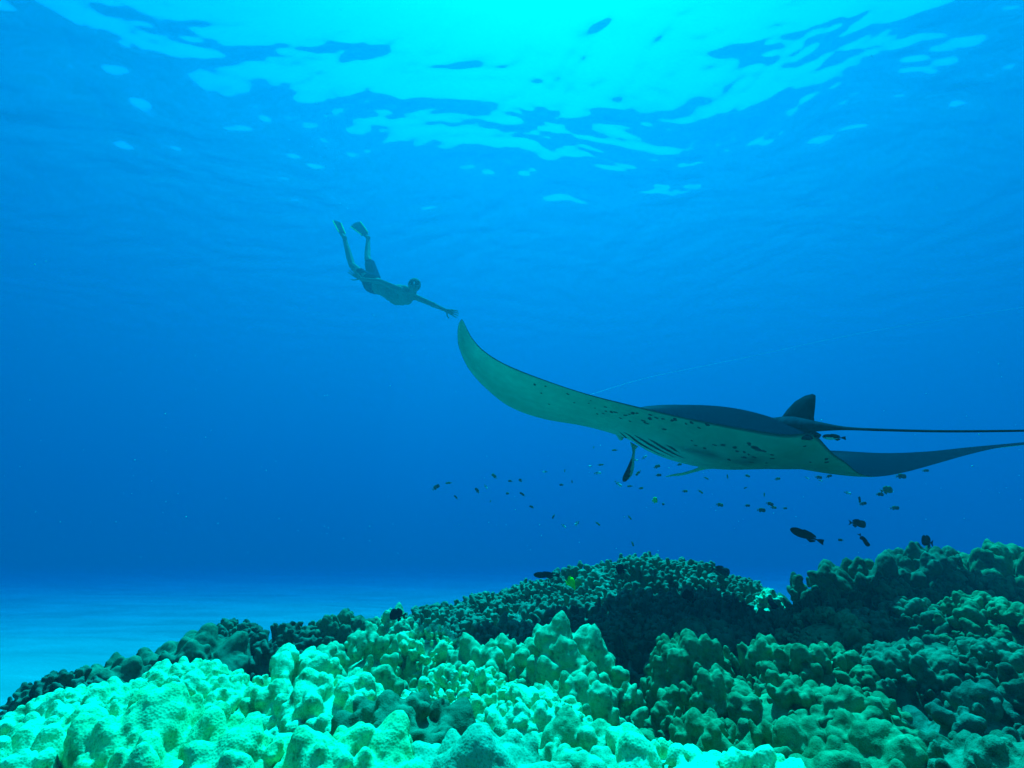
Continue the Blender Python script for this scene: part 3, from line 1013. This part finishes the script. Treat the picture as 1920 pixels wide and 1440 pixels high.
# ------------------------------------------------------------------ fish
def fish_shape(L, hgt, thk, fork, tail_h, nose=.5, nst=15, sides=10, pw=.8):
    """body along +X (head at +X), returns verts/faces dicts for body and fins"""
    vv, ff = [], []
    for k in range(nst):
        f = k / (nst - 1)
        x = L * (.5 - .82 * f)
        prof = (math.sin(math.pi * min(1, f ** nose * .97 + .03)) ** pw) * .5
        prof = max(prof, .075 if f > .5 else .02)
        for q in range(sides):
            a = q * 2 * math.pi / sides
            vv.append((x, L * thk * prof * math.sin(a), L * hgt * prof * math.cos(a)))
    for k in range(nst - 1):
        for q in range(sides):
            q2 = (q + 1) % sides
            ff.append((k * sides + q, (k + 1) * sides + q, (k + 1) * sides + q2, k * sides + q2))
    ff.append(tuple(range(sides))); ff.append(tuple((nst - 1) * sides + q for q in range(sides))[::-1])
    body = (vv, ff)

    def flat(pts, th):
        n = len(pts)
        v = [(x, th / 2, z) for x, z in pts] + [(x, -th / 2, z) for x, z in pts]
        return v, [tuple(range(n))[::-1], tuple(range(n, 2 * n))] + [(i, (i + 1) % n, n + (i + 1) % n, n + i) for i in range(n)]
    th = L * .012
    x0 = -.30 * L
    tail = flat([(x0, .05 * L * hgt * 1.6), (-.40 * L, L * tail_h * .36), (-.5 * L, L * tail_h * .5), (-.5 * L + fork * L, 0), (-.5 * L, -L * tail_h * .5), (-.40 * L, -L * tail_h * .36), (x0, -.05 * L * hgt * 1.6)], th)
    zb = L * hgt * .5
    dors = flat([(.22 * L, zb * .72), (.10 * L, zb * 1.22), (-.10 * L, zb * 1.12), (-.24 * L, zb * .78), (-.27 * L, zb * .30), (-.1 * L, zb * .4), (.1 * L, zb * .5)], th)
    anal = flat([(.0 * L, -zb * .8), (-.12 * L, -zb * 1.2), (-.24 * L, -zb * .75), (-.27 * L, -zb * .3), (-.1 * L, -zb * .5)], th)
    pect = flat([(.17 * L, -zb * .1), (.04 * L, zb * .08), (.01 * L, -zb * .28), (.12 * L, -zb * .3)], th)
    pect = ([(x, y - L * thk * .52 - (.17 * L - x) * .35, z) for x, y, z in pect[0]], pect[1])
    return body, tail, dors, anal, pect


def joined(name, parts, mats):
    vv, ff, mi = [], [], []
    for k, (v, f) in enumerate(parts):
        n = len(vv); vv += list(v); ff += [tuple(i + n for i in q) for q in f]; mi += [min(k, 1)] * len(f)
    me = mesh_py(name, vv, ff, mats[0]); me.materials.append(mats[1])
    me.polygons.foreach_set('material_index', mi)
    return me


FM = {
    'dark': simple_mat('fish_dark', (.03, .04, .045), (.06, .08, .08), 30, .5, .4),
    'olive': simple_mat('fish_olive', (.10, .14, .07), (.17, .22, .11), 30, .5, .4),
    'bright': simple_mat('fish_silver', (.55, .62, .55), (.75, .8, .72), 30, .35, .5),
    'yellow': simple_mat('fish_yellow', (.60, .85, .004), (.66, .92, .006), 30, .5, .3),
    'lime': simple_mat('fish_lime', (.35, .5, .08), (.45, .6, .10), 30, .5, .3),
    'black': simple_mat('fish_black', (.004, .005, .009), (.010, .012, .016), 30, .5, .3),
}
EYE = simple_mat('fish_eye', (.25, .3, .3), (.3, .35, .35), 30, .2, .6)
SHAPES = {
    'chromis': dict(hgt=.44, thk=.18, fork=.10, tail_h=.34),
    'slim': dict(hgt=.30, thk=.15, fork=.09, tail_h=.24),
    'wrasse': dict(hgt=.225, thk=.12, fork=.012, tail_h=.15, nose=.66, pw=1.0),
    'tang': dict(hgt=.66, thk=.15, fork=.05, tail_h=.42, nose=.55),
}
SMALL = {}


def orient(ang, yaw):
    """head direction: ang in the picture plane (0 = towards the right, 90 = up), yaw turns the head towards the camera"""
    # view frame near the lens axis
    flip = math.cos(math.radians(ang)) < 0
    a = math.radians(ang)
    hd = Vector((math.cos(a), 0, math.sin(a)))
    hd = (hd * math.cos(math.radians(yaw)) + Vector((0, -1, 0)) * math.sin(math.radians(yaw))).normalized()
    up = Vector((-math.sin(a), 0, math.cos(a))) * (-1 if flip else 1)
    if up.z < .2: up = (up + Vector((0, 0, .4))).normalized()
    yv = up.cross(hd).normalized(); up = hd.cross(yv)
    return Matrix((hd, yv, up)).transposed().to_4x4()


def small_fish(px, py, n, Y, ang, yaw, col, shape, label):
    key = (col, shape)
    if key not in SMALL:
        b_, ta, do, an, pe = fish_shape(1, **SHAPES[shape])
        SMALL[key] = joined('reef_fish', (b_, ta, do, an, pe), (FM[col], FM['olive' if col in ('dark', 'bright') else col]))
    o = link('reef_fish', SMALL[key])
    p = at(px, py, Y)
    L = .84 * n * pxm(p.length)
    o.matrix_world = Matrix.Translation(p) @ orient(ang, yaw) @ Matrix.Scale(L / max(.45, math.cos(math.radians(yaw))), 4)
    tag(o, label, 'fish', 'small fish schooling above the reef')


def big_fish(px, py, n, Y, ang, yaw, col, shape, name, label, belly=None):
    b_, ta, do, an, pe = fish_shape(1, nst=22, sides=14, **SHAPES[shape])
    root = empty(name, (0, 0, 0))
    p = at(px, py, Y)
    L = n * pxm(p.length) / max(.4, math.cos(math.radians(yaw)))
    for nm, (v, f) in (('body', b_), ('tail_fin', ta), ('dorsal_fin', do), ('anal_fin', an), ('pectoral_fin', pe)):
        me = mesh_py(nm, [Vector(x) * L for x in v], f, FM[col], nm == 'body')
        if nm == 'body' and belly:
            me.materials.append(FM[belly])
            for q in me.polygons:
                if q.center.z < -.04 * L and q.center.x > -.15 * L: q.material_index = 1
        link(nm, me, root)
    ht, tk = SHAPES[shape]['hgt'], SHAPES[shape]['thk']
    for s in (-1, 1):
        link('eye', mesh_np('eye', ICO1[0] * L * np.array([.018, .008, .018]) + np.array([.40 * L, s * tk * .24 * L, ht * .08 * L]), ICO1[1], EYE), root)
    root.matrix_world = Matrix.Translation(p) @ orient(ang, yaw)
    tag(root, label, 'fish')


# px, py, length px, distance, heading, yaw, colour, shape, label
SM = [
    (817, 914, 19, 5.0, 35, 10, 'dark', 'chromis', 'leftmost dark fish of the school, swimming up to the right'),
    (841.5, 905.5, 15, 5.6, 185, 0, 'olive', 'slim', 'pale olive fish just right of the leftmost dark fish'),
    (855, 932.5, 12, 5.2, 130, 10, 'dark', 'slim', 'small dark fish below the pair at the left end of the school'),
    (927, 893, 15, 5.2, 135, 10, 'olive', 'chromis', 'olive fish with raised head, above the silver slanted one in the left school'),
    (911, 912.5, 12, 5.4, -55, 10, 'bright', 'slim', 'small silver slanted fish in the left part of the school'),
    (895, 920, 14, 5.2, 125, 15, 'dark', 'chromis', 'dark fish just left of the small silver slanted fish'),
    (957, 902, 10, 5.6, 175, 20, 'dark', 'chromis', 'left one of two small dark fish side by side in the left school'),
    (976, 901, 8, 5.8, 150, 55, 'dark', 'chromis', 'right one of two small dark fish side by side in the left school'),
    (919.5, 940, 6, 6.0, 60, 30, 'olive', 'slim', 'tiny pale speck of a fish lowest in the left school'),
    (952, 925, 8, 5.7, 200, 50, 'dark', 'chromis', 'tiny dark fish left of a larger slanted dark one'),
    (980, 927, 15, 5.0, 145, 10, 'dark', 'slim', 'slanted dark fish in the middle of the left school'),
    (997, 950.5, 11, 5.2, 155, 10, 'dark', 'chromis', 'dark fish alone below the slanted dark fish of the left school'),
    (1022, 884.5, 12, 5.4, 180, 0, 'bright', 'slim', 'bright silver fish alone, level with the cephalic fin tip'),
    (1059, 883, 6, 6.2, 90, 40, 'olive', 'slim', 'tiny faint fish right of the lone bright silver fish'),
    (1053, 909, 10, 5.6, 185, 20, 'dark', 'chromis', 'dark round fish in open water left of the cephalic fin'),
    (1072.5, 903.5, 7, 5.9, 100, 40, 'dark', 'slim', 'tiny upright dark fish next to the dark round one'),
    (1038, 968, 12, 5.0, 240, 15, 'dark', 'slim', 'dark fish pointing down above the left pale fish'),
    (1057, 986, 13, 4.8, -40, 10, 'bright', 'slim', 'left one of two pale fish low over the ridge'),
    (1082, 981, 13, 4.8, 225, 10, 'bright', 'chromis', 'right one of two pale fish low over the ridge'),
    (1120.5, 981.5, 13, 4.8, -40, 10, 'olive', 'slim', 'olive fish low over the ridge right of the pale pair'),
    (1126, 871.5, 13, 5.3, 5, 10, 'olive', 'slim', 'olive fish above a pale one, left of the cephalic fin'),
    (1107, 874, 8, 5.6, 200, 40, 'bright', 'chromis', 'small pale round fish left of the olive one under the wing'),
    (1120.5, 887, 16, 5.1, 5, 10, 'bright', 'slim', 'pale long fish left of the dark cephalic fin tip'),
    (1153, 844, 13, 5.0, 180, 0, 'olive', 'slim', 'olive fish just under the head of the manta ray'),
    (1113, 839, 6, 6.2, 60, 30, 'olive', 'slim', 'faint tiny fish close under the raised wing'),
    (1159, 907, 19, 4.6, -40, 10, 'bright', 'slim', 'thin silver fish touching the tip of the dark cephalic fin'),
    (1208, 857.5, 14, 4.8, 35, 10, 'bright', 'slim', 'brightest silver fish beside the root of the cephalic fin'),
    (1192, 862.5, 10, 5.0, -15, 20, 'bright', 'slim', 'silver fish touching the middle of the cephalic fin'),
    (1231.5, 875, 15, 4.8, 22, 10, 'olive', 'chromis', 'olive fish between cephalic fin and pale trailing fin'),
    (1234.5, 891, 13, 4.8, 5, 0, 'dark', 'chromis', 'dark fish at the tip of the pale trailing fin'),
    (1197, 886.5, 17, 4.7, 222, 10, 'olive', 'slim', 'olive slanted fish right of the dark cephalic fin tip'),
    (1181.5, 911.5, 13, 5.0, 185, 10, 'olive', 'slim', 'olive fish just below the dark cephalic fin tip'),
    (1201.5, 915.5, 10, 5.0, 10, 20, 'olive', 'chromis', 'small olive fish right of the one below the fin tip'),
    (1274, 864, 8, 5.0, 180, 30, 'bright', 'chromis', 'upper pale one of two fish touching under the gills'),
    (1273.5, 871, 10, 5.1, 10, 30, 'olive', 'chromis', 'lower olive one of two fish touching under the gills'),
    (1284, 921, 12, 5.0, 3, 0, 'olive', 'chromis', 'left one of two olive fish in open water below the belly'),
    (1313, 921.5, 13, 5.0, -40, 10, 'olive', 'slim', 'right one of two olive fish in open water below the belly'),
    (1324, 896.5, 11, 5.2, -30, 10, 'olive', 'slim', 'thin olive fish close below the pale trailing fin'),
    (1364, 894, 10, 5.2, 100, 20, 'olive', 'slim', 'upright thin fish below the lowest point of the belly'),
    (1401, 892, 11, 5.2, -20, 10, 'olive', 'chromis', 'olive fish just right below the lowest point of the belly'),
    (1398, 914.5, 9, 5.2, 200, 10, 'dark', 'slim', 'small dark fish below the olive one under the belly'),
    (1227.5, 938, 8, 4.6, 5, 65, 'lime', 'tang', 'lime green upright fish facing the camera'),
    (1244, 945, 8, 5.2, 200, 50, 'dark', 'chromis', 'small dark fish beside the lime green upright fish'),
    (1349, 946.5, 16, 4.7, -8, 0, 'olive', 'chromis', 'plump olive fish alone in the middle of open water'),
    (1401, 948, 11, 5.0, 0, 10, 'dark', 'chromis', 'small dark fish left of a dark trio'),
    (1433, 928, 9, 5.2, 95, 30, 'olive', 'slim', 'small upright fish above the dark trio'),
    (1180.5, 970, 12, 5.0, -55, 10, 'olive', 'slim', 'olive fish sinking head down above the ridge crown'),
    (1186, 1019, 12, 4.8, -75, 10, 'olive', 'slim', 'thin fish diving head down just above the ridge crown'),
    (1427, 956.5, 18, 4.5, -3, 0, 'dark', 'chromis', 'largest fish of the dark trio'),
    (1443, 944.5, 16, 4.6, -15, 0, 'dark', 'chromis', 'uppermost fish of the dark trio'),
    (1450, 951.5, 12, 4.8, -5, 10, 'olive', 'chromis', 'smallest fish of the dark trio'),
    (1471.5, 953, 6, 5.6, 0, 50, 'dark', 'chromis', 'tiny round fish right of the dark trio'),
    (1457.5, 898, 9, 5.4, 10, 40, 'olive', 'chromis', 'round olive fish alone below the belly'),
    (1513, 896, 9, 5.2, -35, 10, 'bright', 'slim', 'thin pale fish left of the dark fish under the rear belly'),
    (1534.5, 895, 14, 4.8, -5, 0, 'dark', 'chromis', 'dark fish with a thin pale one against it, under the rear belly'),
    (1538, 901, 9, 4.9, -15, 0, 'bright', 'slim', 'thin pale fish just under a dark fish at the rear belly'),
    (1554, 893, 11, 5.0, 20, 20, 'dark', 'chromis', 'dark fish below the bright lime fish'),
    (1555, 880.5, 10, 4.6, -40, 10, 'lime', 'chromis', 'bright lime fish touching the lower edge of the rear belly'),
    (1455, 875, 6, 5.4, -40, 10, 'bright', 'slim', 'tiny pale fish touching the belly edge'),
    (1589, 924, 14, 4.7, -15, 0, 'bright', 'slim', 'silver fish alone below the right wing root'),
    (1662, 919, 17, 4.2, 10, 30, 'olive', 'tang', 'round deep bodied greenish fish below the right wing'),
    (1649.5, 927, 15, 4.4, 0, 0, 'dark', 'chromis', 'dark fish against the round deep bodied one'),
    (1612, 938.5, 15, 4.2, 100, 20, 'dark', 'slim', 'upright dark fish of a crossed pair'),
    (1618, 944.5, 13, 4.3, 15, 10, 'dark', 'chromis', 'level dark fish of a crossed pair'),
    (1677, 952.5, 10, 4.6, 0, 50, 'dark', 'chromis', 'small dark round fish right of the crossed pair'),
    (1689, 893, 20, 4.2, 0, 0, 'dark', 'chromis', 'dark fish touching the lower edge of the right wing'),
    (1735, 882.5, 7, 4.8, 0, 50, 'dark', 'chromis', 'tiny dark fish at the lower edge of the far right wing'),
    (1576.5, 1012.5, 11, 4.4, 178, 10, 'dark', 'chromis', 'small dim fish between the long slanted dark fish and the black upright one'),
]
for f in SM:
    small_fish(*f)

BIG = [
    (1513, 1004.5, 60, 3.4, 160, 10, 'black', 'wrasse', 'wrasse', 'long slanted dark fish above the gap between the ridges'),
    (1025, 1078.5, 47, 3.6, 178, 5, 'black', 'wrasse', 'wrasse', 'long dark fish level above the left part of the finger coral ridge'),
    (1564, 820, 41, 2.35, 178, 8, 'black', 'wrasse', 'cleaner_fish', 'slim dark fish with pale throat just under the tail of the manta ray', 'bright'),
    (1069, 1096, 14.5, 3.85, 5, 70, 'yellow', 'tang', 'yellow_tang', 'vivid yellow green fish hovering over the finger corals'),
    (1165, 1067, 20, 3.6, 200, 30, 'black', 'tang', 'surgeonfish', 'black round fish in front of the highest finger coral'),
    (1350, 1070, 32, 3.8, -12, 5, 'dark', 'chromis', 'damselfish', 'dark oval fish over the right shoulder of the middle ridge'),
    (1292, 1119, 25, 3.0, 140, 10, 'black', 'tang', 'surgeonfish', 'black tilted fish in front of the middle of the ridge face'),
    (1607, 981.5, 26, 3.5, -8, 5, 'dark', 'chromis', 'damselfish', 'plump dark fish in open water above the right ridge'),
    (1619.5, 1012, 21, 3.4, 285, 30, 'black', 'slim', 'damselfish', 'black upright fish above the right ridge'),
    (1739, 1015.5, 22, 3.6, 165, 20, 'black', 'tang', 'surgeonfish', 'black fish at the very top of the right ridge'),
    (746, 1153, 26, 2.8, 170, 20, 'black', 'tang', 'surgeonfish', 'black fish on the left rim between columned coral and finger coral'),
    (1456, 1142, 40, 2.9, 132, 10, 'dark', 'wrasse', 'wrasse', 'slim dark fish diving past the glowing pale coral head'),
    (1105, 366, 44, 16, 200, 10, 'bright', 'slim', 'distant_fish', 'faint pale fish far off high in open water'),
]
for f in BIG:
    big_fish(*f)

# ------------------------------------------------------------------ fishing line, bubbles, drifting specks
def make_line():
    pts = spline(np.array([list(at(*p)) for p in ((1106, 740, 2.64), (1220, 707, 3.0), (1394, 671, 3.5), (1640, 620, 4.0), (1920, 576, 4.6), (2250, 530, 5.2))]), 60)
    vv, ff = [], []
    for k, p in enumerate(pts):
        a = pts[min(k + 1, 59)] - pts[max(k - 1, 0)]
        R = frame_from(a)
        for q in range(5):
            vv.append(p + (R[:, 0] * math.cos(q * 1.2566) + R[:, 1] * math.sin(q * 1.2566)) * .0006)
    for k in range(59):
        for q in range(5):
            ff.append((k * 5 + q, k * 5 + (q + 1) % 5, k * 5 + 5 + (q + 1) % 5, k * 5 + 5 + q))
    o_ = link('fishing_line', mesh_py('fishing_line', vv, ff, simple_mat('nylon', (.7, .75, .75), None, 10, .3, .5)))
    tag(o_, 'thin pale fishing line running from the raised wing up to the right edge', 'line')


make_line()


def scatter(name, pts, rad, mat, label):
    v = np.concatenate([ICO1[0] * r + np.array(p) for p, r in zip(pts, rad)])
    f = np.concatenate([ICO1[1] + len(ICO1[0]) * k for k in range(len(pts))])
    tag(link(name, mesh_np(name, v, f, mat)), label, kind='stuff')


rng = np.random.default_rng(21)
bub, br = [], []
TR = np.array([(640, 405), (655, 375), (640, 330), (622, 290), (604, 250), (600, 200), (595, 165)])
for k in range(110):
    s = rng.random() * (len(TR) - 1); i = int(s)
    p = TR[i] + (TR[i + 1] - TR[i]) * (s - i)
    sp = 18 if rng.random() < .6 else 55
    bub.append(at(p[0] + rng.normal() * sp * .6, p[1] + rng.normal() * sp * .5, 8.2 + rng.normal() * .35)); br.append(.0022 + .006 * rng.random() ** 3)
scatter('bubbles', bub, br, simple_mat('bubble', (.8, .85, .85), None, 10, .15, .8), 'trail of small bubbles rising above the diver')
sp_, sr = [], []
for k in range(700):
    Y = 1.0 + 7 * rng.random() ** .7
    sp_.append(at(1920 * rng.random(), 1060 * rng.random(), Y)); sr.append((.0009 + .0020 * rng.random() ** 3) * (.5 + Y * .22))
scatter('drifting_specks', sp_, sr, simple_mat('speck', (.6, .65, .6), None, 10, .6, .3), 'pale specks drifting in the open water')
